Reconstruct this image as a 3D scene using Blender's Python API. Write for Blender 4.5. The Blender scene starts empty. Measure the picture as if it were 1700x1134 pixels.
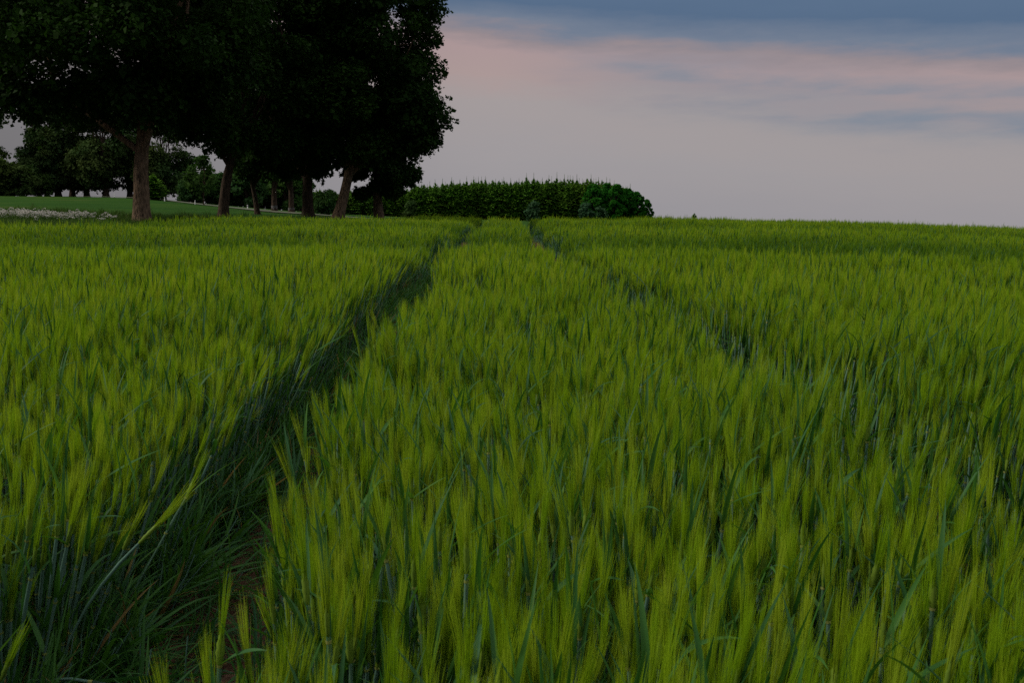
import bpy, math, random
import numpy as np
from mathutils import Vector

R = math.radians
scene = bpy.context.scene
COL = scene.collection

# ------------------------------------------------------------------ camera
CAM_Z = 1.40
F = 1653.0                    # focal length in photo pixels (1700 wide)
cam_d = bpy.data.cameras.new('camera')
cam_d.sensor_width = 36.0
cam_d.lens = 36.0 * F / 1700.0
cam_d.clip_start = 0.05
cam_d.clip_end = 5000
cam_d.dof.use_dof = True
cam_d.dof.focus_distance = 7.0
cam_d.dof.aperture_fstop = 16.0
cam = bpy.data.objects.new('camera', cam_d)
COL.objects.link(cam)
cam.location = (0, 0, CAM_Z)
PITCH = math.atan((567 - 340) / F)
cam.rotation_euler = (R(90) - PITCH, 0, 0)
scene.camera = cam

# ------------------------------------------------------------------ sky, sun, exposure
SUN_EL, SUN_AZ = R(38), R(-95)          # azimuth measured from +Y towards +X
sd = bpy.data.lights.new('sun', 'SUN')
sd.energy = 2.8
sd.angle = R(14)
sd.color = (1.0, 0.93, 0.80)
sun = bpy.data.objects.new('sun', sd)
COL.objects.link(sun)
dv = Vector((math.sin(SUN_AZ) * math.cos(SUN_EL), math.cos(SUN_AZ) * math.cos(SUN_EL), math.sin(SUN_EL)))
sun.rotation_euler = dv.to_track_quat('Z', 'Y').to_euler()
sun.location = (0, 0, 30)

scene.view_settings.view_transform = 'Standard'
scene.view_settings.look = 'None'
scene.view_settings.exposure = 0.0
scene.view_settings.gamma = 1.0
scene.view_settings.use_curve_mapping = False
scene.cycles.use_denoising = False
scene.cycles.max_bounces = 6
scene.cycles.diffuse_bounces = 3
scene.cycles.glossy_bounces = 2
scene.cycles.transmission_bounces = 3
scene.cycles.transparent_max_bounces = 4


class NT:
    """tiny node-tree helper"""
    def __init__(self, tree):
        self.t = tree
        self.t.nodes.clear()

    def n(self, typ, **kw):
        nd = self.t.nodes.new(typ)
        for k, v in kw.items():
            setattr(nd, k, v)
        return nd

    def l(self, a, b):
        self.t.links.new(a, b)

    def math(self, op, a, b=None, c=None, clamp=False):
        nd = self.n('ShaderNodeMath', operation=op, use_clamp=clamp)
        for i, v in enumerate((a, b, c)):
            if v is None:
                continue
            if hasattr(v, 'is_output'):
                self.l(v, nd.inputs[i])
            else:
                nd.inputs[i].default_value = v
        return nd.outputs[0]

    def ramp(self, fac, stops, interp='LINEAR'):
        nd = self.n('ShaderNodeValToRGB')
        cr = nd.color_ramp
        cr.interpolation = interp
        while len(cr.elements) < len(stops):
            cr.elements.new(0.5)
        for e, (p, c) in zip(cr.elements, stops):
            e.position = p
            e.color = (c[0], c[1], c[2], 1)
        if fac is not None:
            self.l(fac, nd.inputs['Fac'])
        return nd.outputs['Color']

    def mix(self, fac, a, b, blend='MIX'):
        nd = self.n('ShaderNodeMix', data_type='RGBA', blend_type=blend)
        for s, v in ((nd.inputs[0], fac), (nd.inputs[6], a), (nd.inputs[7], b)):
            if hasattr(v, 'is_output'):
                self.l(v, s)
            elif isinstance(v, (int, float)):
                s.default_value = v
            else:
                s.default_value = (v[0], v[1], v[2], 1)
        return nd.outputs[2]


def srgb(r, g, b):
    f = lambda c: (c / 255 / 12.92) if c / 255 <= 0.04045 else ((c / 255 + 0.055) / 1.055) ** 2.4
    return (f(r), f(g), f(b))


world = bpy.data.worlds.new('World')
scene.world = world
world.use_nodes = True
w = NT(world.node_tree)
out = w.n('ShaderNodeOutputWorld')
bg = w.n('ShaderNodeBackground')
SKY_STRENGTH = 0.10
bg.inputs['Strength'].default_value = SKY_STRENGTH
sky = w.n('ShaderNodeTexSky', sky_type='NISHITA')
sky.sun_disc = False
sky.sun_elevation = SUN_EL
sky.sun_rotation = SUN_AZ
tc = w.n('ShaderNodeTexCoord')
sep = w.n('ShaderNodeSeparateXYZ')
w.l(tc.outputs['Generated'], sep.inputs[0])
X, Z = sep.outputs['X'], sep.outputs['Z']
# stretched noise: long flat cloud bands
mp = w.n('ShaderNodeMapping')
mp.inputs['Scale'].default_value = (2.2, 2.2, 17.0)
mp.inputs['Rotation'].default_value = (0, R(3), 0)
w.l(tc.outputs['Generated'], mp.inputs['Vector'])
nz = w.n('ShaderNodeTexNoise')
nz.inputs['Scale'].default_value = 1.6
nz.inputs['Detail'].default_value = 4.5
nz.inputs['Roughness'].default_value = 0.5
w.l(mp.outputs[0], nz.inputs['Vector'])
mp2 = w.n('ShaderNodeMapping')
mp2.inputs['Scale'].default_value = (5.0, 5.0, 30.0)
mp2.inputs['Location'].default_value = (3.1, 0.4, 1.7)
w.l(tc.outputs['Generated'], mp2.inputs['Vector'])
nz2 = w.n('ShaderNodeTexNoise')
nz2.inputs['Scale'].default_value = 1.3
nz2.inputs['Detail'].default_value = 5.0
w.l(mp2.outputs[0], nz2.inputs['Vector'])
# height of the bands drifts with azimuth and noise
zz = w.math('MULTIPLY_ADD', X, 0.085, Z)
zz = w.math('ADD', zz, w.math('MULTIPLY', w.math('SUBTRACT', nz.outputs['Fac'], 0.5), 0.040))
zz = w.math('ADD', zz, w.math('MULTIPLY', w.math('SUBTRACT', nz2.outputs['Fac'], 0.5), 0.024))
mp3 = w.n('ShaderNodeMapping')
mp3.inputs['Scale'].default_value = (9.0, 9.0, 42.0)
mp3.inputs['Rotation'].default_value = (0, R(4), 0)
w.l(tc.outputs['Generated'], mp3.inputs['Vector'])
nz3 = w.n('ShaderNodeTexNoise')
nz3.inputs['Scale'].default_value = 1.7
nz3.inputs['Detail'].default_value = 7.0
nz3.inputs['Roughness'].default_value = 0.62
w.l(mp3.outputs[0], nz3.inputs['Vector'])
zz = w.math('ADD', zz, w.math('MULTIPLY', w.math('SUBTRACT', nz3.outputs['Fac'], 0.5), 0.022))
S = 1.0 / 0.5
cl = w.ramp(w.math('MULTIPLY', zz, S, clamp=True), [
    (0.00 * S, srgb(152, 149, 154)),
    (0.05 * S, srgb(158, 153, 156)),
    (0.100 * S, srgb(164, 155, 155)),
    (0.122 * S, srgb(172, 152, 150)),
    (0.148 * S, srgb(172, 150, 150)),
    (0.160 * S, srgb(150, 137, 141)),
    (0.173 * S, srgb(114, 125, 144)),
    (0.196 * S, srgb(85, 107, 135)),
    (0.300 * S, srgb(102, 122, 148)),
    (0.500 * S, srgb(228, 228, 228)),
])
# blue-grey wisps low on the right
wz = w.math('ADD', w.math('MULTIPLY', w.math('SUBTRACT', nz3.outputs['Fac'], 0.5), 0.03), w.math('ADD', w.math('MULTIPLY_ADD', X, 0.13, Z), w.math('MULTIPLY', w.math('SUBTRACT', nz.outputs['Fac'], 0.5), 0.03)))
bz = w.math('DIVIDE', w.math('SUBTRACT', wz, 0.134), 0.024)
band = w.math('EXPONENT', w.math('MULTIPLY', w.math('MULTIPLY', bz, bz), -1.0))
xr = w.n('ShaderNodeMapRange')
xr.interpolation_type = 'SMOOTHSTEP'
xr.inputs['From Min'].default_value = -0.03
xr.inputs['From Max'].default_value = 0.17
w.l(X, xr.inputs['Value'])
nzr = w.n('ShaderNodeMapRange')
nzr.interpolation_type = 'SMOOTHSTEP'
nzr.inputs['From Min'].default_value = 0.38
nzr.inputs['From Max'].default_value = 0.62
w.l(nz2.outputs['Fac'], nzr.inputs['Value'])
wf = w.math('MULTIPLY', w.math('MULTIPLY', band, xr.outputs[0]), w.math('MULTIPLY_ADD', nzr.outputs[0], 0.5, 0.40))
cl = w.mix(w.math('MULTIPLY', wf, 0.95), cl, srgb(118, 133, 150))
# the cloud colour is darker towards the left
xl = w.n('ShaderNodeMapRange')
xl.interpolation_type = 'SMOOTHSTEP'
xl.inputs['From Min'].default_value = -0.50
xl.inputs['From Max'].default_value = 0.0
xl.inputs['To Min'].default_value = 0.52
xl.inputs['To Max'].default_value = 1.0
w.l(X, xl.inputs['Value'])
cl = w.mix(1.0, cl, xl.outputs[0], 'MULTIPLY')
# unseen overhead sky, brightened to light the field
zen = w.n('ShaderNodeMapRange')
zen.interpolation_type = 'SMOOTHSTEP'
zen.inputs['From Min'].default_value = 0.30
zen.inputs['From Max'].default_value = 0.75
zen.inputs['To Min'].default_value = 1.0
zen.inputs['To Max'].default_value = 1.15
w.l(Z, zen.inputs['Value'])
cl = w.mix(1.0, cl, zen.outputs[0], 'MULTIPLY')
cl10 = w.mix(1.0, cl, (1 / SKY_STRENGTH,) * 3, 'MULTIPLY')
col = w.mix(0.97, sky.outputs[0], cl10)
w.l(col, bg.inputs['Color'])
w.l(bg.outputs[0], out.inputs['Surface'])

# ------------------------------------------------------------------ helpers
def smooth(t):
    t = np.clip(t, 0, 1)
    return t * t * (3 - 2 * t)


_rs = np.random.RandomState(11)
_NG = _rs.rand(256, 256)


def vnoise(x, y, s=1.0, o=0):
    """value noise 0..1 with cell size s"""
    x = np.asarray(x, float) / s + 37.7 * o + 1000
    y = np.asarray(y, float) / s + 91.3 * o + 1000
    xi, yi = np.floor(x).astype(int), np.floor(y).astype(int)
    fx, fy = smooth(x - xi), smooth(y - yi)
    g = lambda a, b: _NG[a % 256, b % 256]
    return ((g(xi, yi) * (1 - fx) + g(xi + 1, yi) * fx) * (1 - fy)
            + (g(xi, yi + 1) * (1 - fx) + g(xi + 1, yi + 1) * fx) * fy)


def tag(o, label=None, cat=None, group=None, kind=None):
    if label: o['label'] = label
    if cat: o['category'] = cat
    if group: o['group'] = group
    if kind: o['kind'] = kind
    return o


def make_mesh(name, verts, faces, mat_idx=None, mats=(), smooth_shade=False):
    """faces: (n,4) array, a quad with its last index -1 is a triangle"""
    verts = np.asarray(verts, np.float32)
    faces = np.asarray(faces, np.int64)
    me = bpy.data.meshes.new(name)
    me.vertices.add(len(verts))
    me.vertices.foreach_set('co', verts.ravel())
    tri = faces[:, 3] < 0
    tot = np.where(tri, 3, 4)
    start = np.concatenate(([0], np.cumsum(tot)[:-1]))
    loops = faces.ravel()
    loops = loops[loops >= 0]
    me.loops.add(len(loops))
    me.loops.foreach_set('vertex_index', loops.astype(np.int32))
    me.polygons.add(len(faces))
    me.polygons.foreach_set('loop_start', start.astype(np.int32))
    me.polygons.foreach_set('loop_total', tot.astype(np.int32))
    for m in mats:
        me.materials.append(m)
    if mat_idx is not None:
        me.polygons.foreach_set('material_index', np.asarray(mat_idx, np.int32))
    if smooth_shade:
        me.polygons.foreach_set('use_smooth', np.ones(len(faces), bool))
    me.update(calc_edges=True)
    return me


def link_mesh(name, me, parent=None):
    o = bpy.data.objects.new(name, me)
    COL.objects.link(o)
    if parent is not None:
        o.parent = parent
    return o


class MB:
    """collects vertices and faces of one mesh"""
    def __init__(self):
        self.v, self.f, self.m, self.k = [], [], [], 0

    def add(self, v, f, m=0):
        v = np.asarray(v, float)
        f = np.asarray(f, int)
        self.v.append(v)
        g = np.where(f >= 0, f + self.k, -1)
        self.f.append(g)
        self.m.append(np.full(len(f), m))
        self.k += len(v)

    def ribbon(self, pts, wid, side, m=0):
        """flat strip along pts; side: one vector or one per point"""
        pts = np.asarray(pts, float)
        n = len(pts)
        side = np.broadcast_to(np.asarray(side, float), pts.shape)
        wid = np.asarray(wid, float)[:, None] * 0.5
        v = np.concatenate((pts - side * wid, pts + side * wid))
        i = np.arange(n - 1)
        self.add(v, np.stack((i, i + n, i + n + 1, i + 1), 1), m)

    def blade(self, pts, wid, side, up, fold=0.35, m=0):
        """leaf blade folded along its midrib"""
        pts = np.asarray(pts, float)
        n = len(pts)
        side = np.broadcast_to(np.asarray(side, float), pts.shape)
        up = np.broadcast_to(np.asarray(up, float), pts.shape)
        wd = np.asarray(wid, float)[:, None] * 0.5
        v = np.concatenate((pts - side * wd + up * wd * fold, pts, pts + side * wd + up * wd * fold))
        i = np.arange(n - 1)
        self.add(v, np.concatenate((np.stack((i, i + n, i + n + 1, i + 1), 1),
                                    np.stack((i + n, i + 2 * n, i + 2 * n + 1, i + n + 1), 1))), m)

    def tube(self, pts, rad, sides=6, m=0, wob=None):
        pts = np.asarray(pts, float)
        n = len(pts)
        d = np.gradient(pts, axis=0)
        d /= np.linalg.norm(d, axis=1)[:, None] + 1e-9
        ref = np.array([1.0, 0, 0]) if abs(d[0][0]) < 0.8 else np.array([0, 1.0, 0])
        vs = []
        for i in range(n):
            a = np.cross(d[i], ref); a /= np.linalg.norm(a) + 1e-9
            b = np.cross(d[i], a)
            t = np.arange(sides) * 2 * math.pi / sides
            r = rad[i] * (np.ones(sides) if wob is None else wob[i])
            vs.append(pts[i] + (np.cos(t) * r)[:, None] * a + (np.sin(t) * r)[:, None] * b)
        fs = []
        for i in range(n - 1):
            for j in range(sides):
                k = (j + 1) % sides
                fs.append((i * sides + j, (i + 1) * sides + j, (i + 1) * sides + k, i * sides + k))
        self.add(np.concatenate(vs), fs, m)

    def arrays(self):
        return np.concatenate(self.v), np.concatenate(self.f), np.concatenate(self.m)

    def mesh(self, name, mats, smooth_shade=False):
        v, f, m = self.arrays()
        return make_mesh(name, v, f, m, mats, smooth_shade)


# ------------------------------------------------------------------ terrain
_A = np.array([-3.0, -0.9, -0.514, -0.37, -0.29, -0.2, -0.1, 0.0, 0.14, 0.3, 0.514, 0.9, 3.0])
_Y = np.array([0, 30, 40, 45, 60, 90, 130, 155, 300, 700, 2500])
_T = np.array([
    # y: 0  30   40    45     60    90    130    155   300  700  2500
    [0.0, 0.00, 0.60, 0.95, 1.10, 1.70, 2.70, 2.60, 1.0, -8, -80],
    [0.0, 0.00, 0.60, 0.95, 1.10, 1.70, 2.70, 2.60, 1.0, -8, -80],
    [0.0, 0.00, 0.56, 0.92, 1.06, 1.65, 2.60, 2.50, 0.5, -10, -80],
    [0.0, 0.00, 0.36, 0.68, 0.92, 1.30, 2.40, 2.30, -2.0, -15, -80],
    [0.0, 0.00, 0.25, 0.50, 0.80, 1.00, 1.40, 1.20, -3.0, -18, -80],
    [0.0, 0.00, 0.06, 0.25, 0.72, 0.66, 0.40, 0.20, -4.0, -20, -80],
    [0.0, 0.00, 0.03, 0.05, 0.15, 0.10, -0.30, -0.50, -5.0, -22, -80],
    [0.0, 0.00, 0.00, -0.06, -0.55, -0.80, -0.80, -0.90, -6.0, -24, -85],
    [0.0, 0.00, 0.02, -0.05, -0.60, -1.00, -1.20, -1.30, -7.0, -26, -90],
    [0.0, -0.05, -0.06, -0.15, -0.90, -2.00, -3.10, -3.80, -10.0, -30, -100],
    [0.0, -0.26, -0.37, -0.52, -1.50, -3.00, -4.60, -5.60, -13.0, -36, -110],
    [0.0, -0.50, -0.70, -0.90, -2.00, -3.60, -5.60, -6.60, -15.0, -40, -120],
    [0.0, -0.50, -0.70, -0.90, -2.00, -3.60, -5.60, -6.60, -15.0, -40, -120],
])
_ad = np.linspace(-3, 3, 601)
_ly = np.linspace(0, math.log(1 + 2500 / 8.0), 500)
_yd = 8.0 * (np.exp(_ly) - 1)
_D = np.stack([np.interp(_yd, _Y, _T[i]) for i in range(len(_A))])
_D = np.stack([np.interp(_ad, _A, _D[:, j]) for j in range(len(_yd))], 1)


def _blur(D, n, ax):
    k = np.hanning(n + 2)[1:-1]
    k /= k.sum()
    p = n // 2
    pad = [(0, 0), (0, 0)]
    pad[ax] = (p, p)
    return np.apply_along_axis(lambda r: np.convolve(r, k, 'valid'), ax, np.pad(D, pad, mode='edge'))


_D = _blur(_blur(_D, 9, 0), 15, 1)


def ground(x, y):
    x = np.asarray(x, float)
    y = np.asarray(y, float)
    yc = np.maximum(y, 0)
    a = np.clip(x / np.maximum(yc, 6.0), -2.99, 2.99)
    fa = (a + 3) / 6 * 600
    fy = np.clip(np.log(1 + yc / 8.0) / _ly[-1] * 499, 0, 498.999)
    ia, iy = np.minimum(fa.astype(int), 599), fy.astype(int)
    ta, ty = fa - ia, fy - iy
    z = ((_D[ia, iy] * (1 - ta) + _D[ia + 1, iy] * ta) * (1 - ty) + (_D[ia, iy + 1] * (1 - ta) + _D[ia + 1, iy + 1] * ta) * ty)
    # gentle swells across the field
    win = smooth((y - 7) / 7) * (1 - smooth((y - 40) / 14))
    z = z - 0.115 * win * np.cos(2 * math.pi * swell_phase(x, y))
    return z


def swell_phase(x, y):
    return (y - 16.0 + 0.10 * x + 1.8 * (vnoise(x, y, 9, 3) - 0.5)) / 12.0


_TY = np.linspace(-5, 90, 951)


def _line(ys, xs):
    v = np.interp(_TY, ys, xs)
    v = np.convolve(np.pad(v, 20, mode='edge'), np.ones(41) / 41, 'valid')
    return v + 0.03 * np.sin(_TY * 0.9)


_TLR = _line([-5, 1.3, 1.84, 3.3, 7, 12, 18, 30, 40, 90], [-0.46, -0.50, -0.56, -0.66, -0.70, -0.88, -1.06, -1.05, -1.03, -1.08])
_TLL = _line([-5, 1.5, 2.6, 3.3, 4.2, 5, 7, 12, 18, 30, 40, 90], [-1.26, -1.26, -1.25, -1.24, -1.25, -1.29, -1.33, -1.44, -1.55, -1.50, -1.46, -1.5])
_TL = (_TLR + _TLL) / 2
_TR = _line([-5, 2.0, 3.7, 6.2, 9, 14, 40, 90], [1.55, 1.45, 1.28, 1.18, 0.88, 0.66, 0.55, 0.5])


def track_left(y):  return np.interp(y, _TY, _TL)
def track_left_edges(y): return np.interp(y, _TY, _TLL), np.interp(y, _TY, _TLR)
def track_right(y): return np.interp(y, _TY, _TR)


def field_edge(x):
    """far edge of the barley"""
    x = np.asarray(x, float)
    return np.where(x < -3, np.interp(x, [-200, -40, -18, -12, -8, -5, -3], [26, 28.5, 30.5, 33, 38.5, 44, 48]),
                    np.interp(x, [-3, 2, 60], [48, 54, 62]))


# ------------------------------------------------------------------ materials
def new_mat(name):
    m = bpy.data.materials.new(name)
    m.use_nodes = True
    return m, NT(m.node_tree)


def leaf_material(name, cols, trans_cols, trans=0.4, rough=0.5, spec=0.3, big=0.0, big_col=None, scale=0.3, shade_lush=None):
    """cols: ramp over the per-instance random; big: amount of large-scale drift towards big_col"""
    m, t = new_mat(name)
    o = t.n('ShaderNodeOutputMaterial')
    oi = t.n('ShaderNodeObjectInfo')
    geo = t.n('ShaderNodeNewGeometry')
    r = oi.outputs['Random']
    c = t.ramp(r, [(i / max(1, len(cols) - 1), k) for i, k in enumerate(cols)])
    ct = t.ramp(r, [(i / max(1, len(trans_cols) - 1), k) for i, k in enumerate(trans_cols)])
    nt = t.n('ShaderNodeTexNoise')
    nt.inputs['Scale'].default_value = scale
    nt.inputs['Detail'].default_value = 2.0
    t.l(geo.outputs['Position'], nt.inputs['Vector'])
    if big_col:
        mr = t.n('ShaderNodeMapRange')
        mr.inputs['From Min'].default_value = 0.35
        mr.inputs['From Max'].default_value = 0.68
        mr.inputs['To Max'].default_value = big
        t.l(nt.outputs['Fac'], mr.inputs['Value'])
        c = t.mix(mr.outputs[0], c, big_col)
        ct = t.mix(mr.outputs[0], ct, big_col)
    if shade_lush:  # awn colour darkened for painted hollow shade and greener patches
        la = t.n('ShaderNodeAttribute', attribute_name='shade_lush', attribute_type='INSTANCER')
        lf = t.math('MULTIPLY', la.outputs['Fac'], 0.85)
        c = t.mix(lf, c, shade_lush)
        ct = t.mix(lf, ct, shade_lush)
    p = t.n('ShaderNodeBsdfPrincipled')
    p.inputs['Roughness'].default_value = rough
    p.inputs['Specular IOR Level'].default_value = spec
    t.l(c, p.inputs['Base Color'])
    tr = t.n('ShaderNodeBsdfTranslucent')
    t.l(ct, tr.inputs['Color'])
    mx = t.n('ShaderNodeMixShader')
    mx.inputs[0].default_value = trans
    t.l(p.outputs[0], mx.inputs[1])
    t.l(tr.outputs[0], mx.inputs[2])
    t.l(mx.outputs[0], o.inputs['Surface'])
    return m


M_STEM = leaf_material('barley_sheath', [(0.070, 0.145, 0.110), (0.105, 0.190, 0.150), (0.060, 0.140, 0.060)], [(0.05, 0.13, 0.05)] * 2, 0.12, 0.55, 0.22)
M_LEAF = leaf_material('barley_blade', [(0.020, 0.075, 0.020), (0.042, 0.125, 0.016), (0.030, 0.095, 0.042)],
                       [(0.04, 0.14, 0.010), (0.08, 0.19, 0.012)], 0.30, 0.55, 0.16)
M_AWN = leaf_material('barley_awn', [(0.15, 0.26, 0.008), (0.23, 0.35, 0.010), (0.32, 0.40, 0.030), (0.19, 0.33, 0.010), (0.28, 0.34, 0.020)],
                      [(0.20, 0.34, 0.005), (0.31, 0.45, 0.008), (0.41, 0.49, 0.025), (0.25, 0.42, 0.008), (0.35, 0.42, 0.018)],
                      0.5, 0.6, 0.05, big=0.4, big_col=(0.16, 0.30, 0.006), scale=0.22, shade_lush=(0.080, 0.17, 0.008))
M_EAR = leaf_material('barley_ear', [(0.11, 0.19, 0.02), (0.15, 0.23, 0.025)], [(0.12, 0.22, 0.015)] * 2, 0.25, 0.5, 0.2)
M_PALE = leaf_material('barley_collar', [(0.22, 0.27, 0.07), (0.30, 0.31, 0.09)], [(0.3, 0.33, 0.08)] * 2, 0.3, 0.6, 0.2)
M_DRY = leaf_material('dry_straw', [(0.14, 0.095, 0.035), (0.26, 0.17, 0.04), (0.12, 0.11, 0.04)], [(0.2, 0.15, 0.05)] * 2, 0.25, 0.7, 0.15)
BM = [M_STEM, M_LEAF, M_AWN, M_EAR, M_PALE, M_DRY]


def bark_material(name, c1, c2, scale=6.0):
    m, t = new_mat(name)
    o = t.n('ShaderNodeOutputMaterial')
    p = t.n('ShaderNodeBsdfPrincipled')
    p.inputs['Roughness'].default_value = 0.92
    p.inputs['Specular IOR Level'].default_value = 0.1
    co = t.n('ShaderNodeTexCoord')
    mpn = t.n('ShaderNodeMapping')
    mpn.inputs['Scale'].default_value = (scale, scale, scale * 0.28)
    t.l(co.outputs['Object'], mpn.inputs['Vector'])
    n1 = t.n('ShaderNodeTexNoise')
    n1.inputs['Scale'].default_value = 1.5
    n1.inputs['Detail'].default_value = 6
    n1.inputs['Roughness'].default_value = 0.65
    t.l(mpn.outputs[0], n1.inputs['Vector'])
    v = t.n('ShaderNodeTexVoronoi')
    v.inputs['Scale'].default_value = 2.2
    t.l(mpn.outputs[0], v.inputs['Vector'])
    f = t.math('MULTIPLY', n1.outputs['Fac'], t.math('MULTIPLY_ADD', v.outputs['Distance'], 0.9, 0.55))
    t.l(t.ramp(f, [(0.22, c1), (0.62, c2)]), p.inputs['Base Color'])
    b = t.n('ShaderNodeBump')
    b.inputs['Strength'].default_value = 1.0
    b.inputs['Distance'].default_value = 0.06
    t.l(f, b.inputs['Height'])
    t.l(b.outputs[0], p.inputs['Normal'])
    t.l(p.outputs[0], o.inputs['Surface'])
    return m


M_BARK = bark_material('bark', (0.012, 0.009, 0.006), (0.135, 0.090, 0.058))
M_BARK_DARK = bark_material('dark_bark', (0.010, 0.007, 0.005), (0.055, 0.037, 0.026))
M_LIME = bark_material('limewash', (0.03, 0.027, 0.027), (0.14, 0.135, 0.135), 9)
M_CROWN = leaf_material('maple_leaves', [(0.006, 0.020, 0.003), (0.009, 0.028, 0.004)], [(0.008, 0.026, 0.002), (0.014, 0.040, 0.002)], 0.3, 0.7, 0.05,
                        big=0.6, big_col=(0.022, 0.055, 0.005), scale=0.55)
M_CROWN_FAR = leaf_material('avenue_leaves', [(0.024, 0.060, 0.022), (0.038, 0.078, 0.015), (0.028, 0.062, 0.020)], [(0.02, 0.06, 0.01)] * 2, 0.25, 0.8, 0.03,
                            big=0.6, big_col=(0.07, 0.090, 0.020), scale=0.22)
M_BUSH = leaf_material('bush_leaves', [(0.020, 0.058, 0.016), (0.036, 0.078, 0.014), (0.022, 0.060, 0.024)], [(0.03, 0.09, 0.012)] * 2, 0.3, 0.8, 0.03,
                       big=0.5, big_col=(0.050, 0.090, 0.016), scale=0.35)
M_SPRUCE = leaf_material('spruce_needles', [(0.042, 0.125, 0.012), (0.080, 0.185, 0.014), (0.056, 0.145, 0.022)], [(0.03, 0.08, 0.008)] * 2, 0.12, 0.8, 0.03,
                         big=0.5, big_col=(0.085, 0.150, 0.016), scale=0.25)
M_BIRCH = leaf_material('grove_leaves', [(0.012, 0.090, 0.008), (0.022, 0.125, 0.010), (0.014, 0.095, 0.014)], [(0.016, 0.11, 0.006)] * 2, 0.3, 0.8, 0.04,
                        big=0.5, big_col=(0.035, 0.14, 0.012), scale=0.4)
M_GRASS = leaf_material('verge_grass', [(0.030, 0.080, 0.012), (0.055, 0.105, 0.016), (0.075, 0.095, 0.028)], [(0.05, 0.11, 0.012)] * 2, 0.3, 0.7, 0.06)
M_WHITE = leaf_material('white_umbels', [(0.62, 0.58, 0.54), (0.74, 0.70, 0.66)], [(0.5, 0.5, 0.45)] * 2, 0.25, 0.7, 0.1)


def plain_material(name, c, rough=0.6, c2=None, scale=12):
    m, t = new_mat(name)
    o = t.n('ShaderNodeOutputMaterial')
    p = t.n('ShaderNodeBsdfPrincipled')
    p.inputs['Roughness'].default_value = rough
    nn = t.n('ShaderNodeTexNoise')
    nn.inputs['Scale'].default_value = scale
    nn.inputs['Detail'].default_value = 5
    co = t.n('ShaderNodeTexCoord')
    t.l(co.outputs['Object'], nn.inputs['Vector'])
    c2 = c2 or tuple(v * 0.7 for v in c)
    t.l(t.ramp(nn.outputs['Fac'], [(0.35, c2), (0.65, c)]), p.inputs['Base Color'])
    t.l(p.outputs[0], o.inputs['Surface'])
    return m


M_POST = plain_material('post_plastic', (0.72, 0.72, 0.72), 0.5)
M_BLACK = plain_material('post_band', (0.02, 0.02, 0.02), 0.5)
M_REFL = plain_material('reflector', (0.65, 0.60, 0.55), 0.25)
M_ROAD = plain_material('road_gravel', (0.085, 0.085, 0.050), 0.95, (0.045, 0.06, 0.025), 2.0)

# ground: soil under the crop, mown meadow beyond the field edge
M_GROUND, t = new_mat('ground')
o = t.n('ShaderNodeOutputMaterial')
p = t.n('ShaderNodeBsdfPrincipled')
p.inputs['Roughness'].default_value = 0.95
p.inputs['Specular IOR Level'].default_value = 0.02
at = t.n('ShaderNodeAttribute', attribute_name='meadow')
geo = t.n('ShaderNodeNewGeometry')
n1 = t.n('ShaderNodeTexNoise'); n1.inputs['Scale'].default_value = 9; n1.inputs['Detail'].default_value = 8; n1.inputs['Roughness'].default_value = 0.7
n2 = t.n('ShaderNodeTexNoise'); n2.inputs['Scale'].default_value = 0.12; n2.inputs['Detail'].default_value = 6; n2.inputs['Roughness'].default_value = 0.6
n3 = t.n('ShaderNodeTexNoise'); n3.inputs['Scale'].default_value = 3.0; n3.inputs['Detail'].default_value = 4
for q in (n1, n2, n3):
    t.l(geo.outputs['Position'], q.inputs['Vector'])
soil = t.ramp(n1.outputs['Fac'], [(0.3, (0.045, 0.024, 0.016)), (0.5, (0.105, 0.058, 0.038)), (0.72, (0.18, 0.11, 0.078))])
mead = t.ramp(n2.outputs['Fac'], [(0.3, (0.015, 0.050, 0.007)), (0.55, (0.026, 0.066, 0.009)), (0.75, (0.055, 0.076, 0.016))])
mead = t.mix(t.math('MULTIPLY', n3.outputs['Fac'], 0.55), mead, (0.015, 0.042, 0.007))
t.l(t.mix(at.outputs['Fac'], soil, mead), p.inputs['Base Color'])
bp = t.n('ShaderNodeBump'); bp.inputs['Strength'].default_value = 0.9; bp.inputs['Distance'].default_value = 0.03
t.l(n1.outputs['Fac'], bp.inputs['Height'])
t.l(bp.outputs[0], p.inputs['Normal'])
t.l(p.outputs[0], o.inputs['Surface'])

# ------------------------------------------------------------------ ground sheet
gx = np.concatenate((-np.geomspace(1500, 14, 46), np.linspace(-13.5, 13.5, 180), np.geomspace(14, 1500, 46)))
gy = np.concatenate((np.linspace(-60, -4, 12), np.linspace(-3, 20, 150), np.linspace(20.4, 70, 110), np.geomspace(71, 2400, 90)))
GX, GY = np.meshgrid(gx, gy)
GZ = ground(GX, GY)
near = (GY < 22) & (np.abs(GX) < 14)
# wheel ruts pressed into the soil
for tr in (track_left, track_right):
    dd = (GX - tr(GY)) / 0.22
    GZ = GZ - np.where(GY < 45, 0.035 * np.exp(-dd ** 2), 0)
GZ = GZ + np.where(near, 0.03 * (vnoise(GX, GY, 0.16, 5) - 0.5), 0)
ny, nx = GX.shape
idx = np.arange(nx * ny).reshape(ny, nx)
gf = np.stack((idx[:-1, :-1], idx[:-1, 1:], idx[1:, 1:], idx[1:, :-1]), -1).reshape(-1, 4)
me = make_mesh('ground', np.stack((GX, GY, GZ), -1).reshape(-1, 3), gf, None, [M_GROUND], True)
attr = me.attributes.new('meadow', 'FLOAT', 'POINT')
mead_v = smooth((GY - field_edge(GX) + 0.3) / 0.6)
attr.data.foreach_set('value', mead_v.ravel().astype(np.float32))
ground_ob = tag(link_mesh('ground', me), 'brown field soil with a green mown meadow rising beyond', 'ground', kind='structure')

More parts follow.
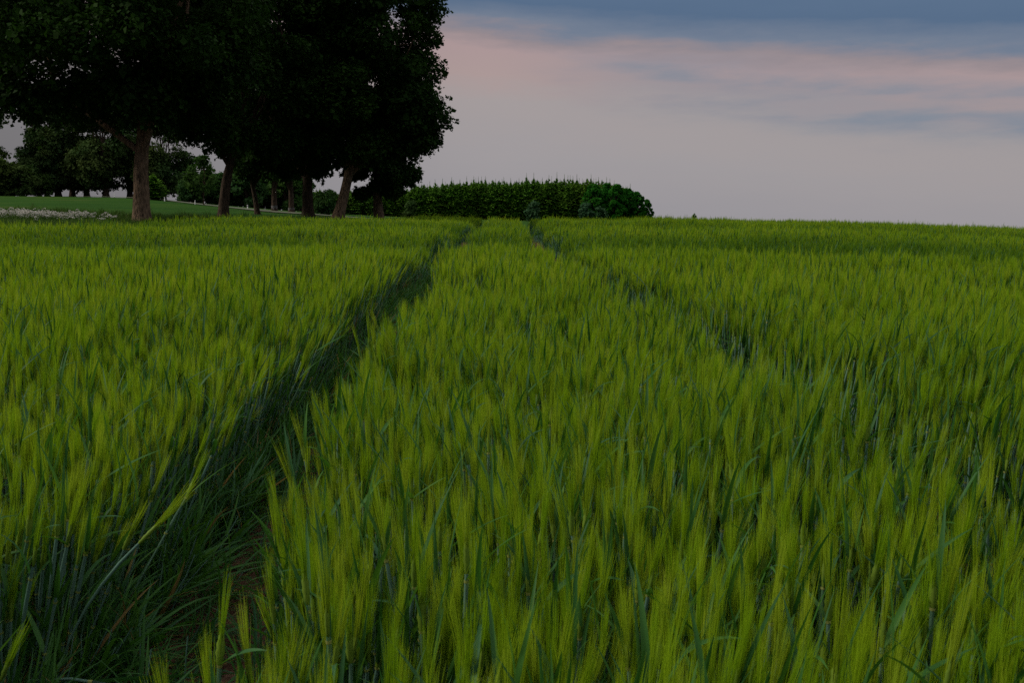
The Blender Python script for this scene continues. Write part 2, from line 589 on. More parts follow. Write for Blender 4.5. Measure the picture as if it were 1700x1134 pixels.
# ------------------------------------------------------------------ geometry-node scatter (only for uncountable plants)
def scatter(name, templates, pts, rot, scl, pick, kind_label, cat, shade_lush=None):
    """ONE object whose modifier sets a plant on every vertex"""
    lib = bpy.data.collections.new(name + '_kinds')
    for i, me_ in enumerate(templates):
        ob = bpy.data.objects.new('%s_kind_%02d' % (name, i), me_)
        lib.objects.link(ob)
    me_ = bpy.data.meshes.new(name)
    n = len(pts)
    me_.vertices.add(n)
    me_.vertices.foreach_set('co', np.asarray(pts, np.float32).ravel())
    a = me_.attributes.new('rot', 'FLOAT_VECTOR', 'POINT'); a.data.foreach_set('vector', np.asarray(rot, np.float32).ravel())
    a = me_.attributes.new('scl', 'FLOAT_VECTOR', 'POINT'); a.data.foreach_set('vector', np.asarray(scl, np.float32).ravel())
    a = me_.attributes.new('pick', 'INT', 'POINT'); a.data.foreach_set('value', np.asarray(pick, np.int32).ravel())
    if shade_lush is not None:
        a = me_.attributes.new('shade_lush', 'FLOAT', 'POINT'); a.data.foreach_set('value', np.asarray(shade_lush, np.float32))
    ob = link_mesh(name, me_)
    ng = bpy.data.node_groups.new(name, 'GeometryNodeTree')
    ng.interface.new_socket('Geometry', in_out='INPUT', socket_type='NodeSocketGeometry')
    ng.interface.new_socket('Geometry', in_out='OUTPUT', socket_type='NodeSocketGeometry')
    N = ng.nodes
    gi, go = N.new('NodeGroupInput'), N.new('NodeGroupOutput')
    iop = N.new('GeometryNodeInstanceOnPoints')
    ci = N.new('GeometryNodeCollectionInfo')
    ci.inputs['Collection'].default_value = lib
    ci.inputs['Separate Children'].default_value = True
    ci.inputs['Reset Children'].default_value = True
    iop.inputs['Pick Instance'].default_value = True

    def att(nm, ty):
        q = N.new('GeometryNodeInputNamedAttribute')
        q.data_type = ty
        q.inputs['Name'].default_value = nm
        return [s for s in q.outputs if s.enabled and s.name == 'Attribute'][0]
    e2r = N.new('FunctionNodeEulerToRotation')
    L = ng.links
    L.new(att('rot', 'FLOAT_VECTOR'), e2r.inputs[0])
    L.new(gi.outputs[0], iop.inputs['Points'])
    L.new(ci.outputs[0], iop.inputs['Instance'])
    L.new(att('pick', 'INT'), iop.inputs['Instance Index'])
    L.new(e2r.outputs[0], iop.inputs['Rotation'])
    L.new(att('scl', 'FLOAT_VECTOR'), iop.inputs['Scale'])
    L.new(iop.outputs[0], go.inputs[0])
    md = ob.modifiers.new('plants', 'NODES')
    md.node_group = ng
    tag(ob, kind_label, cat, kind='stuff')
    return ob


def euler_lean(rz, lx, ly):
    """rotate about z by rz, then lean so that the top moves by (lx, ly) (radians)"""
    th = np.sqrt(lx ** 2 + ly ** 2) + 1e-9
    ax, ay = -ly / th, lx / th                    # axis in the ground plane
    c, s = np.cos(th), np.sin(th)
    T = np.zeros((len(rz), 3, 3))
    T[:, 0, 0] = c + ax * ax * (1 - c); T[:, 0, 1] = ax * ay * (1 - c); T[:, 0, 2] = ay * s
    T[:, 1, 0] = ax * ay * (1 - c); T[:, 1, 1] = c + ay * ay * (1 - c); T[:, 1, 2] = -ax * s
    T[:, 2, 0] = -ay * s; T[:, 2, 1] = ax * s; T[:, 2, 2] = c
    Z3 = np.zeros_like(T)
    Z3[:, 0, 0] = np.cos(rz); Z3[:, 0, 1] = -np.sin(rz); Z3[:, 1, 0] = np.sin(rz); Z3[:, 1, 1] = np.cos(rz); Z3[:, 2, 2] = 1
    M = T @ Z3
    return np.stack((np.arctan2(M[:, 2, 1], M[:, 2, 2]), -np.arcsin(np.clip(M[:, 2, 0], -1, 1)), np.arctan2(M[:, 1, 0], M[:, 0, 0])), 1)


# ------------------------------------------------------------------ barley
def unit(v):
    return v / (np.linalg.norm(v) + 1e-9)


def barley(mb, rng, ox=0.0, oy=0.0, lod=0, hs=1.0, lean=None, ripe=True):
    """one barley plant: sheathed stem, blades, ear and awns. lod 0 near, 1 middle, 2 far"""
    h = rng.uniform(0.47, 0.70) * hs
    la = rng.uniform(0, 2 * math.pi)
    lm = rng.uniform(0.0, 0.05) if lean is None else lean
    bend = np.array([math.cos(la), math.sin(la), 0]) * lm
    base = np.array([ox, oy, 0.0])

    def stem(s):                 # s 0..1 along the stem
        return base + np.array([0, 0, h * s]) + bend * h * s * s
    # stem, thickening into the sheath of the flag leaf
    if lod == 0:
        ss = np.array([0.0, 0.25, 0.5, 0.68, 0.84, 0.97])
        rr = np.array([2.4, 2.4, 2.6, 3.2, 4.6, 3.4]) * 1e-3 * rng.uniform(0.9, 1.2)
        mb.tube([stem(s) for s in ss], rr, 5, 0)
    elif lod == 1:
        mb.tube([stem(0.0), stem(0.6), stem(0.97)], np.array([2.3, 2.6, 3.0]) * 1e-3, 3, 0)
    else:
        mb.ribbon([stem(0.15), stem(0.98)], [0.007, 0.007], unit(np.array([rng.normal(), rng.normal(), 0])), 0)
    # blades
    spots = {0: (0.18, 0.36, 0.55, 0.74, 0.95), 1: (0.40, 0.62, 0.93), 2: (0.55, 0.9)}[lod]
    for k, s in enumerate(spots):
        if lod == 0 and rng.random() < 0.12:
            continue
        s = min(0.97, s + rng.uniform(-0.05, 0.05))
        a = rng.uniform(0, 2 * math.pi)
        d = np.array([math.cos(a), math.sin(a), 0])
        side = np.array([-d[1], d[0], 0])
        flag = k == len(spots) - 1
        ln = rng.uniform(0.12, 0.26) if flag else rng.uniform(0.15, 0.26)
        wd = rng.uniform(0.010, 0.016) if flag else rng.uniform(0.010, 0.016)
        el0 = rng.uniform(1.15, 1.48) if rng.random() < 0.88 else rng.uniform(0.6, 1.1)
        droop = rng.uniform(0.0, 0.5) if rng.random() < 0.86 else rng.uniform(0.6, 1.8)
        ns = {0: 7, 1: 4, 2: 3}[lod]
        pts, up = [stem(s)], []
        for i in range(ns):
            el = el0 - droop * (i / ns) ** 1.5
            v = d * math.cos(el) + np.array([0, 0, math.sin(el)])
            up.append(-d * math.sin(el) + np.array([0, 0, math.cos(el)]))
            pts.append(pts[-1] + v * ln / ns)
        up.append(up[-1])
        u = np.linspace(0, 1, ns + 1)
        wid = wd * np.minimum(1, 0.55 + 2.5 * u) * (1 - u ** 2.2) + 0.0004
        mat = 5 if (lod < 2 and k == 0 and rng.random() < 0.35) else 1
        if lod == 0:
            tw = rng.uniform(-0.8, 0.8)
            sd_ = np.stack([side * math.cos(tw * q) + up[i] * math.sin(tw * q) for i, q in enumerate(u)])
            mb.blade(pts, wid, sd_, np.array(up), 0.4, mat)
            # pale collar where the blade leaves the stem
            c = stem(s)
            mb.tube([c - np.array([0, 0, 0.003]), c + np.array([0, 0, 0.003]) + d * 0.001], [0.0052, 0.0058], 5, 4)
        else:
            mb.ribbon(pts, wid * (1.0 if lod == 1 else 1.3), side, mat)
    # ear
    tip = stem(1.0)
    ax = unit(np.array([0, 0, 1.0]) + bend * 2.2 + np.array([rng.normal(), rng.normal(), 0]) * 0.04)
    s1 = unit(np.cross(ax, np.array([rng.normal(), rng.normal(), 0.1])))
    s2 = np.cross(ax, s1)
    el = rng.uniform(0.058, 0.076)
    e0 = tip - ax * 0.02
    if lod == 0:
        n = 9
        q = np.linspace(0, 1, n)
        r = 0.0042 * np.sin(np.clip(q * 0.92 + 0.10, 0, 1) * math.pi) ** 0.6 + 0.0008
        r = r * (1 + 0.25 * (np.arange(n) % 2))
        wob = np.tile(np.array([1.35, 0.8, 0.8, 1.35, 0.8, 0.8]), (n, 1))
        mb.tube([e0 + ax * el * x for x in q], r, 6, 3, wob)
    elif lod == 1:
        mb.tube([e0, e0 + ax * el * 0.4, e0 + ax * el], [0.003, 0.0055, 0.001], 4, 3)
    else:
        mb.ribbon([e0, e0 + ax * el * 0.5, e0 + ax * el], [0.006, 0.011, 0.003], s1, 3)
    # awns
    na = {0: 50, 1: 28, 2: 11}[lod]
    w0 = {0: 0.0009, 1: 0.0014, 2: 0.0034}[lod]
    for i in range(na):
        q = rng.uniform(0.1, 1.0)
        ph = rng.uniform(0, 2 * math.pi)
        o_ = s1 * math.cos(ph) * 1.25 + s2 * math.sin(ph) * 0.8
        sp = (0.012 + 0.085 * rng.rand() ** 1.5) * (1.15 - 0.4 * q)
        ln = rng.uniform(0.098, 0.150) * (1.05 - 0.15 * q)
        p0 = e0 + ax * el * q + o_ * 0.003
        d0 = unit(ax + o_ * sp)
        d1 = unit(d0 + o_ * sp * 0.35 + bend * 0.8)
        sv = unit(np.cross(d0, np.array([rng.normal(), rng.normal(), rng.normal()])))
        if lod < 2:
            mb.ribbon([p0, p0 + d0 * ln * 0.5, p0 + d0 * ln * 0.5 + d1 * ln * 0.5], [w0, w0 * 0.85, w0 * 0.25], sv, 2)
        else:
            mb.ribbon([p0, p0 + (d0 + d1) * ln * 0.5], [w0, w0 * 0.3], sv, 2)


rng = np.random.RandomState(5)
T_NEAR = []
for i in range(36):
    mb = MB(); barley(mb, rng, lod=0); T_NEAR.append(mb.mesh('barley_plant', BM))
T_TILLER = []                     # leafy shoots without an ear
for i in range(12):
    mb = MB()
    for k in range(7):
        a = rng.uniform(0, 2 * math.pi)
        d = np.array([math.cos(a), math.sin(a), 0])
        sd_ = np.array([-d[1], d[0], 0])
        ln = rng.uniform(0.18, 0.40)
        el0, droop = rng.uniform(0.8, 1.45), rng.uniform(0.1, 1.3)
        pts, up = [np.array([rng.uniform(-.02, .02), rng.uniform(-.02, .02), rng.uniform(0, .22)])], []
        for j in range(7):
            e_ = el0 - droop * (j / 7) ** 1.5
            up.append(-d * math.sin(e_) + np.array([0, 0, math.cos(e_)]))
            pts.append(pts[-1] + (d * math.cos(e_) + np.array([0, 0, math.sin(e_)])) * ln / 7)
        up.append(up[-1])
        u = np.linspace(0, 1, 8)
        mb.blade(pts, rng.uniform(.009, .016) * np.minimum(1, .5 + 2.5 * u) * (1 - u ** 2.2) + .0004, sd_, np.array(up), 0.4, 5 if rng.random() < 0.06 else 1)
    mb.tube([(0, 0, 0), (0, 0, .15), (.005, 0, .30)], [.003, .003, .002], 5, 0)
    T_TILLER.append(mb.mesh('barley_shoot', BM))
T_MID = []
for i in range(24):
    mb = MB()
    for k in range(3):
        barley(mb, rng, rng.uniform(-0.035, 0.035), rng.uniform(-0.035, 0.035), lod=1, hs=rng.uniform(0.92, 1.05))
    T_MID.append(mb.mesh('barley_tuft', BM))
T_FAR = []
for i in range(18):
    mb = MB()
    for k in range(7):
        barley(mb, rng, rng.uniform(-0.07, 0.07), rng.uniform(-0.07, 0.07), lod=2, hs=rng.uniform(0.90, 1.06))
    T_FAR.append(mb.mesh('barley_clump', BM))


def barley_points(y0, y1, dens, rs, rad=0.0, margin=1.6):
    """scattered positions between two distances, inside a wedge wider than the view"""
    xm = 0.60 * y1 + margin
    n = int((y1 - y0) * 2 * xm * dens)
    x = rs.uniform(-xm, xm, n)
    y = rs.uniform(y0, y1, n)
    keep = (np.abs(x) < 0.60 * np.maximum(y, 0) + margin) & (y < field_edge(x) + 0.5 * (vnoise(x, y, 1.2, 4) - 0.5))
    keep &= (x * x + y * y) > 0.62 ** 2
    x, y = x[keep], y[keep]
    gap = 0.03 * (vnoise(x, y, 0.35, 8) - 0.5)
    e0, e1 = track_left_edges(y)
    dr = x - track_right(y)
    wr = 0.185 + rad * 1.2 + gap
    rg = gap + 0.03 * (vnoise(x, y, 1.3, 9) - 0.5)
    nr = 0.19 * (vnoise(x, y, 0.17, 41) - 0.42) * (1 - smooth((y - 2.0) / 3.0))
    keep = ((x > e1 + rad + rg + nr) | (x < e0 - rad - rg)) & (np.abs(dr) > wr)
    keep &= rs.rand(len(x)) < (0.56 + 0.55 * vnoise(x, y, 0.32, 2))
    return x[keep], y[keep]


def barley_pose(x, y, rs, jitter=0.07):
    n = len(x)
    # wind-combed: lean drifts over the field
    lx = 0.055 + 0.17 * (vnoise(x, y, 1.1, 6) - 0.5) + 0.09 * (vnoise(x, y, 0.4, 16) - 0.5) + rs.normal(0, jitter, n)
    ly = -0.02 + 0.15 * (vnoise(x, y, 1.3, 7) - 0.5) + rs.normal(0, jitter, n)
    # stalks beside the wheel tracks lean into the gap
    e0, e1 = track_left_edges(y)
    kl = np.exp(-np.maximum(e0 - x, 0) / 0.20) * (x < (e0 + e1) / 2)
    kr = np.exp(-np.maximum(x - e1, 0) / 0.12) * (x > (e0 + e1) / 2)
    lx = lx + np.where(y > 4, 0.20, 0.24) * kl * (0.35 + 1.1 * rs.rand(n)) - 0.03 * kr
    # a few stalks knocked askew
    odd = rs.rand(n) < 0.035
    lx = lx + np.where(odd, rs.normal(0, 0.28, n), 0)
    ly = ly + np.where(odd, rs.normal(0, 0.20, n), 0)
    rz = rs.uniform(0, 2 * math.pi, n)
    hgt = 0.90 + 0.20 * vnoise(x, y, 0.55, 12) + 0.12 * (vnoise(x, y, 2.2, 13) - 0.5) + rs.normal(0, 0.038, n)
    hgt = np.clip(hgt, 0.72, 1.2)
    wid = rs.uniform(0.92, 1.1, n)
    # painted shade in the swell hollows, plus random lusher patches; both stand shorter
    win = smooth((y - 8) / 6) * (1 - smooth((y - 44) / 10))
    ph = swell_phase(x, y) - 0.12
    shade_lush = np.clip(win * (0.5 + 0.5 * np.cos(2 * math.pi * ph)) ** 2 * (0.45 + 0.75 * vnoise(x, y, 3.0, 31)) + 0.55 * (vnoise(x, y, 1.4, 32) * 0.6 + vnoise(x, y, 0.6, 33) * 0.4 - 0.36), 0, 1)
    hgt = hgt - 0.07 * shade_lush * win
    return euler_lean(rz, lx, ly), np.stack((wid, wid, hgt), 1), shade_lush


rs = np.random.RandomState(21)
BANDS = [('barley', 0.0, 7.0, 560, T_NEAR), ('barley_further', 7.0, 17.0, 175, T_MID), ('barley_distant', 17.0, 78.0, 60, T_FAR)]
P_, R_, S_, K_, TT, LU = [], [], [], [], [], []
off = 0
for nm, y0, y1, dens, tm in BANDS:
    x, y = barley_points(y0 if y0 > 0 else -1.0, y1, dens, rs, {0: 0.0, 1: 0.03, 2: 0.14}[BANDS.index((nm, y0, y1, dens, tm))])
    e, s, lu = barley_pose(x, y, rs, 0.055 if tm is T_NEAR else 0.045)
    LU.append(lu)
    P_.append(np.stack((x, y, ground(x, y) - 0.01), 1)); R_.append(e); S_.append(s)
    K_.append(off + rs.randint(0, len(tm), len(x)))
    off += len(tm)
    TT += tm
    print('BARLEY', nm, len(x))
# leafy shoots lining the left wheel track and, sparsely, the whole near field
n = 2800
y = rs.uniform(0.2, 24, n)
side_ = rs.rand(n) < 0.86
x = np.where(side_, track_left_edges(y)[0] + 0.08 - np.abs(rs.normal(0, 0.12, n)), track_right(y) - 0.13 - np.abs(rs.normal(0, 0.1, n)))
kp = (x * x + y * y) > 0.8 ** 2
x, y = x[kp], y[kp]
n = len(x)
# trodden young shoots on the track floor close by
m_ = 110
yy = rs.uniform(1.2, 5.5, m_)
xx = np.interp(rs.rand(m_), [0, 1], [0, 1])
ea, eb = track_left_edges(yy)
xx = ea + (eb - ea) * rs.beta(0.7, 0.8, m_)
x, y = np.concatenate((x, xx)), np.concatenate((y, yy))
n = len(x)
P_.append(np.stack((x, y, ground(x, y) - 0.01), 1))
R_.append(euler_lean(rs.uniform(0, 6.28, n), np.abs(rs.normal(0.30, 0.22, n)), rs.normal(0.05, 0.15, n)))
S_.append(np.repeat(rs.uniform(0.5, 1.0, n)[:, None], 3, 1))
K_.append(off + rs.randint(0, len(T_TILLER), n))
LU.append(np.zeros(n))
TT += T_TILLER
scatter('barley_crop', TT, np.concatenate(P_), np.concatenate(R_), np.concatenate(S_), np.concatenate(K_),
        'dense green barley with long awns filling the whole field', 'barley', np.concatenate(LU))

# litter and trodden shoots lying in the wheel tracks
T_LIT = []
for i in range(14):
    mb = MB()
    for k in range(5):
        a = rng.uniform(0, 2 * math.pi)
        d = np.array([math.cos(a), math.sin(a), 0])
        sd_ = np.array([-d[1], d[0], 0])
        ln = rng.uniform(0.06, 0.2)
        p0 = np.array([rng.uniform(-.06, .06), rng.uniform(-.06, .06), rng.uniform(0.0, 0.02)])
        rise = rng.uniform(0.0, 0.9) if i % 2 else rng.uniform(0.0, 0.15)
        pts = [p0 + d * ln * u + np.array([0, 0, ln * rise * (u - 0.7 * u * u)]) for u in np.linspace(0, 1, 5)]
        wd = rng.uniform(0.003, 0.008)
        mb.blade(pts, wd * np.array([0.5, 1, 1, 0.7, 0.08]), sd_, (0, 0, 1), 0.3, 5 if rng.random() < 0.22 else 1)
    T_LIT.append(mb.mesh('track_litter', BM))
n = 2600
y = rs.uniform(0.4, 24, n) ** 1.0
y = np.where(rs.rand(n) < 0.5, rs.uniform(0.5, 7, n), y)
which = rs.rand(n) < 0.62
x = np.where(which, track_left(y) + rs.uniform(-0.33, 0.33, n), track_right(y) + rs.normal(0, 0.12, n))
z = ground(x, y) - 0.02
scatter('track_litter', T_LIT, np.stack((x, y, z), 1), np.stack((np.zeros(n), np.zeros(n), rs.uniform(0, 6.28, n)), 1),
        np.repeat(rs.uniform(0.7, 1.3, n)[:, None], 3, 1), rs.randint(0, len(T_LIT), n),
        'trodden green and straw coloured blades lying in the wheel tracks', 'litter')

# ------------------------------------------------------------------ single plants that stand out beside the left wheel track
def plant_root(name, x, y, label, cat):
    r = bpy.data.objects.new(name, None)
    COL.objects.link(r)
    r.location = (x, y, float(ground(x, y)))
    tag(r, label, cat)
    return r


def curve_pts(p0, d0, d1, ln, n):
    out = [np.asarray(p0, float)]
    for i in range(n):
        u = i / max(1, n - 1)
        out.append(out[-1] + unit(np.asarray(d0, float) * (1 - u) + np.asarray(d1, float) * u) * ln / n)
    return out


def blade_mesh(p0, d0, d1, ln, wd, mat):
    pts = curve_pts(p0, d0, d1, ln, 8)
    tg = np.gradient(np.array(pts), axis=0)
    sd_ = np.array([unit(np.cross(v, (0.0, 1.0, 0.2))) for v in tg])
    up = np.array([unit(np.cross(a, b)) for a, b in zip(sd_, tg)])
    u = np.linspace(0, 1, 9)
    mb = MB()
    mb.blade(pts, wd * np.minimum(1, .55 + 2.5 * u) * (1 - u ** 2.4) + .0005, sd_, up, 0.35, 0)
    return mb.mesh('blade', [mat])


rng = np.random.RandomState(91)
# leaning barley ear
r = plant_root('barley_plant', -1.22, 2.45, 'single barley plant leaning far right, its long awned ear over the dark track', 'barley plant')
sp_ = curve_pts((0, 0, 0), (0.12, 0, 1), (0.75, 0.05, 0.75), 0.62, 8)
mb = MB(); mb.tube(sp_, np.array([2.4, 2.4, 2.4, 2.6, 3, 3.6, 4.4, 4.2, 3.2]) * 1e-3, 7, 0)
link_mesh('stem', mb.mesh('stem', [M_STEM], True), r)
dirv = unit(sp_[-1] - sp_[-2])
ear_b, awn_b = MB(), MB()
n = 11
q = np.linspace(0, 1, n)
er = (0.0046 * np.sin(np.clip(q * .92 + .1, 0, 1) * math.pi) ** .6 + .0008) * (1 + .25 * (np.arange(n) % 2))
ear_b.tube([sp_[-1] + dirv * (-.01 + .085 * v) for v in q], er, 6, 0)
ear_o = link_mesh('ear', ear_b.mesh('ear', [M_EAR], True), r)
for i in range(46):
    o_ = unit(np.cross(dirv, rng.normal(size=3)))
    p0 = sp_[-1] + dirv * .08 * rng.uniform(0, 1) + o_ * .003
    d0 = unit(dirv + o_ * rng.uniform(.02, .12) + np.array([0, 0, .05]))
    ln = rng.uniform(.13, .18)
    awn_b.ribbon([p0, p0 + d0 * ln * .5, p0 + d0 * ln + np.array([0, 0, .004])], [.0011, .0009, .0003], unit(np.cross(d0, rng.normal(size=3))), 0)
link_mesh('awns', awn_b.mesh('awns', [M_AWN]), ear_o)['kind'] = 'stuff'
link_mesh('blade', blade_mesh(sp_[5], (.5, 0, .9), (1, .1, .45), .24, .014, M_LEAF), r)
link_mesh('blade', blade_mesh(sp_[3], (-.3, 0, 1), (-.6, -.2, .6), .22, .013, M_LEAF), r)

# bent stalk fallen across the track
r = plant_root('barley_stalk', -1.05, 2.35, 'pale bent stalk fallen almost flat across the bottom of the track', 'barley stalk')
mb = MB(); mb.tube([(-.16, 0, .22), (-.05, 0, .225), (0.0, -.01, .222)], [.0035, .0038, .0042], 7, 0)
link_mesh('stem', mb.mesh('stem', [M_STEM], True), r)
mb = MB(); mb.tube([(-.005, -.01, .222), (.006, -.01, .221)], [.0055, .006], 7, 0)
link_mesh('collar', mb.mesh('collar', [M_PALE], True), r)
link_mesh('blade', blade_mesh((0.003, -.01, .222), (1, 0, -.25), (1, -.15, -.75), .26, .013, M_STEM), r)
link_mesh('blade', blade_mesh((0.003, -.01, .222), (1, .1, .03), (1, .2, -.05), .36, .012, M_LEAF), r)

# leafy shoot with an upright broad blade
r = plant_root('barley_shoot', -0.70, 2.9, 'leafy barley shoot with one broad upright blade in the track', 'barley shoot')
mb = MB(); mb.tube([(0, 0, 0), (0, 0, .15), (.004, 0, .32)], [.003, .0036, .003], 7, 0)
link_mesh('stem', mb.mesh('stem', [M_STEM], True), r)
link_mesh('blade', blade_mesh((.004, 0, .30), (-.05, 0, 1), (-.28, 0, 1), .30, .019, M_LEAF), r)
link_mesh('blade', blade_mesh((0, 0, .18), (.4, 0, .8), (.9, 0, .35), .20, .012, M_LEAF), r)
link_mesh('blade', blade_mesh((0, 0, .14), (-.5, 0, .8), (-.9, .1, .25), .20, .012, M_LEAF), r)

# ------------------------------------------------------------------ verge grass and white flowers beyond the field
T_TUFT = []
for i in range(10):
    mb = MB()
    for k in range(26):
        a = rng.uniform(0, 2 * math.pi)
        d = np.array([math.cos(a), math.sin(a), 0])
        sd_ = np.array([-d[1], d[0], 0])
        ln = rng.uniform(0.25, 0.6)
        p0 = np.array([rng.uniform(-.25, .25), rng.uniform(-.25, .25), 0])
        lean_ = rng.uniform(0.05, 0.5)
        pts = [p0 + d * ln * lean_ * u * u + np.array([0, 0, ln * u]) for u in (0, .4, .75, 1)]
        mb.ribbon(pts, [0.018, 0.018, 0.012, 0.003], sd_, 0)
    T_TUFT.append(mb.mesh('grass_tuft', [M_GRASS]))
n = 30000
x = rs.uniform(-48, 0, n)
y = field_edge(x) + np.abs(rs.normal(0, 1, n)) * np.interp(x, [-48, -20, -6, 0], [9, 8, 6, 4]) * 1.0 - 0.2
keep = (x < -0.3) & (y < 75)
x, y = x[keep], y[keep]
n = len(x)
hg = (0.45 + 0.75 * vnoise(x, y, 2.0, 20)) * rs.uniform(0.7, 1.2, n) * np.interp(y - field_edge(x), [0, 3, 14], [1.0, 0.9, 0.65])
scatter('verge_grass', T_TUFT, np.stack((x, y, ground(x, y) - 0.02), 1),
        np.stack((rs.normal(0, .08, n), rs.normal(0, .08, n), rs.uniform(0, 6.28, n)), 1),
        np.stack((np.ones(n), np.ones(n), hg), 1), rs.randint(0, len(T_TUFT), n),
        'rough darker grass growing between the barley and the trees', 'grass')

T_FL = []
for i in range(6):
    mb = MB()
    for k in range(5):
        a = rng.uniform(0, 2 * math.pi)
        hh = rng.uniform(0.18, 0.42)
        top = np.array([math.cos(a) * rng.uniform(.05, .22), math.sin(a) * rng.uniform(.05, .22), hh])
        mb.ribbon([(top[0] * .3, top[1] * .3, 0), top], [0.008, 0.005], (math.sin(a), -math.cos(a), 0), 0)
        for q in range(12):       # little domed umbel of florets
            b = rng.uniform(0, 2 * math.pi); rr_ = rng.uniform(0, .09)
            c = top + np.array([math.cos(b) * rr_, math.sin(b) * rr_, 0.02 - rr_ * 0.3])
            sz = rng.uniform(0.013, 0.024)
            u_ = unit(np.array([rng.normal(), rng.normal(), rng.normal()])); v_ = unit(np.cross(u_, rng.normal(size=3)))
            mb.add([c + u_ * sz, c + v_ * sz, c - u_ * sz, c - v_ * sz], [(0, 1, 2, 3)], 1)
    T_FL.append(mb.mesh('cow_parsley', [M_GRASS, M_WHITE]))
n = 1900
x = rs.uniform(-36, -17.5, n)
y = 43.8 + rs.normal(0, 0.6, n) + (x + 30) * 0.06
keep = rs.rand(n) < np.interp(x, [-36, -23, -20.5, -17.5], [1, 1, 0.6, 0.05]) * (0.3 + vnoise(x, y, 1.5, 22))
x, y = x[keep], y[keep]
n = len(x)
scatter('white_flowers', T_FL, np.stack((x, y, ground(x, y) - 0.02), 1),
        np.stack((rs.normal(0, .1, n), rs.normal(0, .1, n), rs.uniform(0, 6.28, n)), 1),
        np.repeat(rs.uniform(0.7, 1.1, n)[:, None], 3, 1), rs.randint(0, len(T_FL), n),
        'thin drift of pale white meadow flowers at the far left field edge', 'flowers')

# ------------------------------------------------------------------ trees
def leaves(mb, rng, centers, radii, n, size, m=0, squash=0.8, shell=0.55):
    """leaf-sized folded faces through the volume of many lobes"""
    centers = np.asarray(centers); radii = np.asarray(radii)
    pr = radii ** 2 / np.sum(radii ** 2)
    # hanging and jutting sprays that break the outline of the lobes
    ntw = len(radii) * 7
    kk = rng.randint(0, len(radii), ntw)
    dd = rng.normal(size=(ntw, 3)); dd[:, 2] *= 0.7
    dd /= np.linalg.norm(dd, axis=1)[:, None]
    tl = radii[kk] * rng.uniform(0.25, 0.65, ntw)
    per = max(4, int(n * 0.16 / ntw))
    u_ = rng.rand(ntw, per)
    pt = centers[kk][:, None, :] + dd[:, None, :] * (radii[kk] * 0.85)[:, None, None] * np.array([1, 1, squash]) \
        + dd[:, None, :] * (tl[:, None] * u_)[:, :, None]
    pt[:, :, 2] -= (u_ ** 2) * tl[:, None] * 0.45
    pt += rng.normal(size=pt.shape) * (tl[:, None] * (0.20 - 0.12 * u_))[:, :, None]
    spray = pt.reshape(-1, 3)
    n = n - len(spray)
    k = rng.choice(len(radii), n, p=pr)
    d = rng.normal(size=(n, 3)); d /= np.linalg.norm(d, axis=1)[:, None]
    rad = radii[k] * (1 - shell * rng.rand(n) ** 1.6) * (1 + 0.12 * rng.normal(size=n))
    c = centers[k] + d * rad[:, None] * np.array([1, 1, squash])
    c = np.concatenate((c, spray)); d = np.concatenate((d, np.repeat(dd, per, 0))); n = len(c)
    nrm = d * 0.5 + np.array([0, 0, 0.55]) + rng.normal(size=(n, 3)) * 0.55
    nrm /= np.linalg.norm(nrm, axis=1)[:, None]
    ax = np.cross(nrm, rng.normal(size=(n, 3))); ax /= np.linalg.norm(ax, axis=1)[:, None]
    bx = np.cross(nrm, ax)
    s = size * np.exp(rng.normal(-0.12, 0.36, n))
    L = ax * s[:, None]
    W = bx * (s * rng.uniform(0.3, 0.5, n))[:, None]
    v = np.stack((c - L * 0.5, c + W - L * 0.05 + nrm * (s * .12)[:, None], c + L * 0.5, c - W - L * 0.05 + nrm * (s * .12)[:, None]), 1).reshape(-1, 3)
    i = np.arange(n) * 4
    mb.add(v, np.stack((i, i + 1, i + 2, i + 3), 1), m)


def trunk_mesh(rng, path, rads, limbs, mat, sides=12):
    """tapered trunk with root flare plus limbs"""
    mb = MB()
    path = np.asarray(path, float)
    # resample finely
    tt = np.linspace(0, 1, len(path))
    q = np.concatenate(([0, 0.02, 0.05], np.linspace(0.1, 1, 14)))
    pts = np.stack([np.interp(q, tt, path[:, i]) for i in range(3)], 1)
    for _ in range(2):
        pts[1:-1] = (pts[:-2] + 2 * pts[1:-1] + pts[2:]) / 4
    rr = np.interp(q, tt, rads)
    rr[:3] *= (1.45, 1.22, 1.08)
    wob = 1 + 0.10 * rng.normal(size=(len(q), sides)).cumsum(0) * 0.35
    wob = np.clip(wob, 0.82, 1.2)
    mb.tube(pts - np.array([0, 0, 0.0]), rr, sides, 0, wob)
    for lp, lr in limbs:
        mb.tube(lp, lr, 7, 0)
    return mb.mesh('trunk', [mat], True)


def limb_to(rng, a, b, r0):
    a, b = np.asarray(a, float), np.asarray(b, float)
    m = (a + b) / 2 + rng.normal(size=3) * np.linalg.norm(b - a) * 0.08 - np.array([0, 0, 0.06 * np.linalg.norm(b - a)])
    pts = [a, a * .5 + m * .5, m, m * .5 + b * .5, b]
    return pts, r0 * np.array([1, .8, .6, .42, .2])


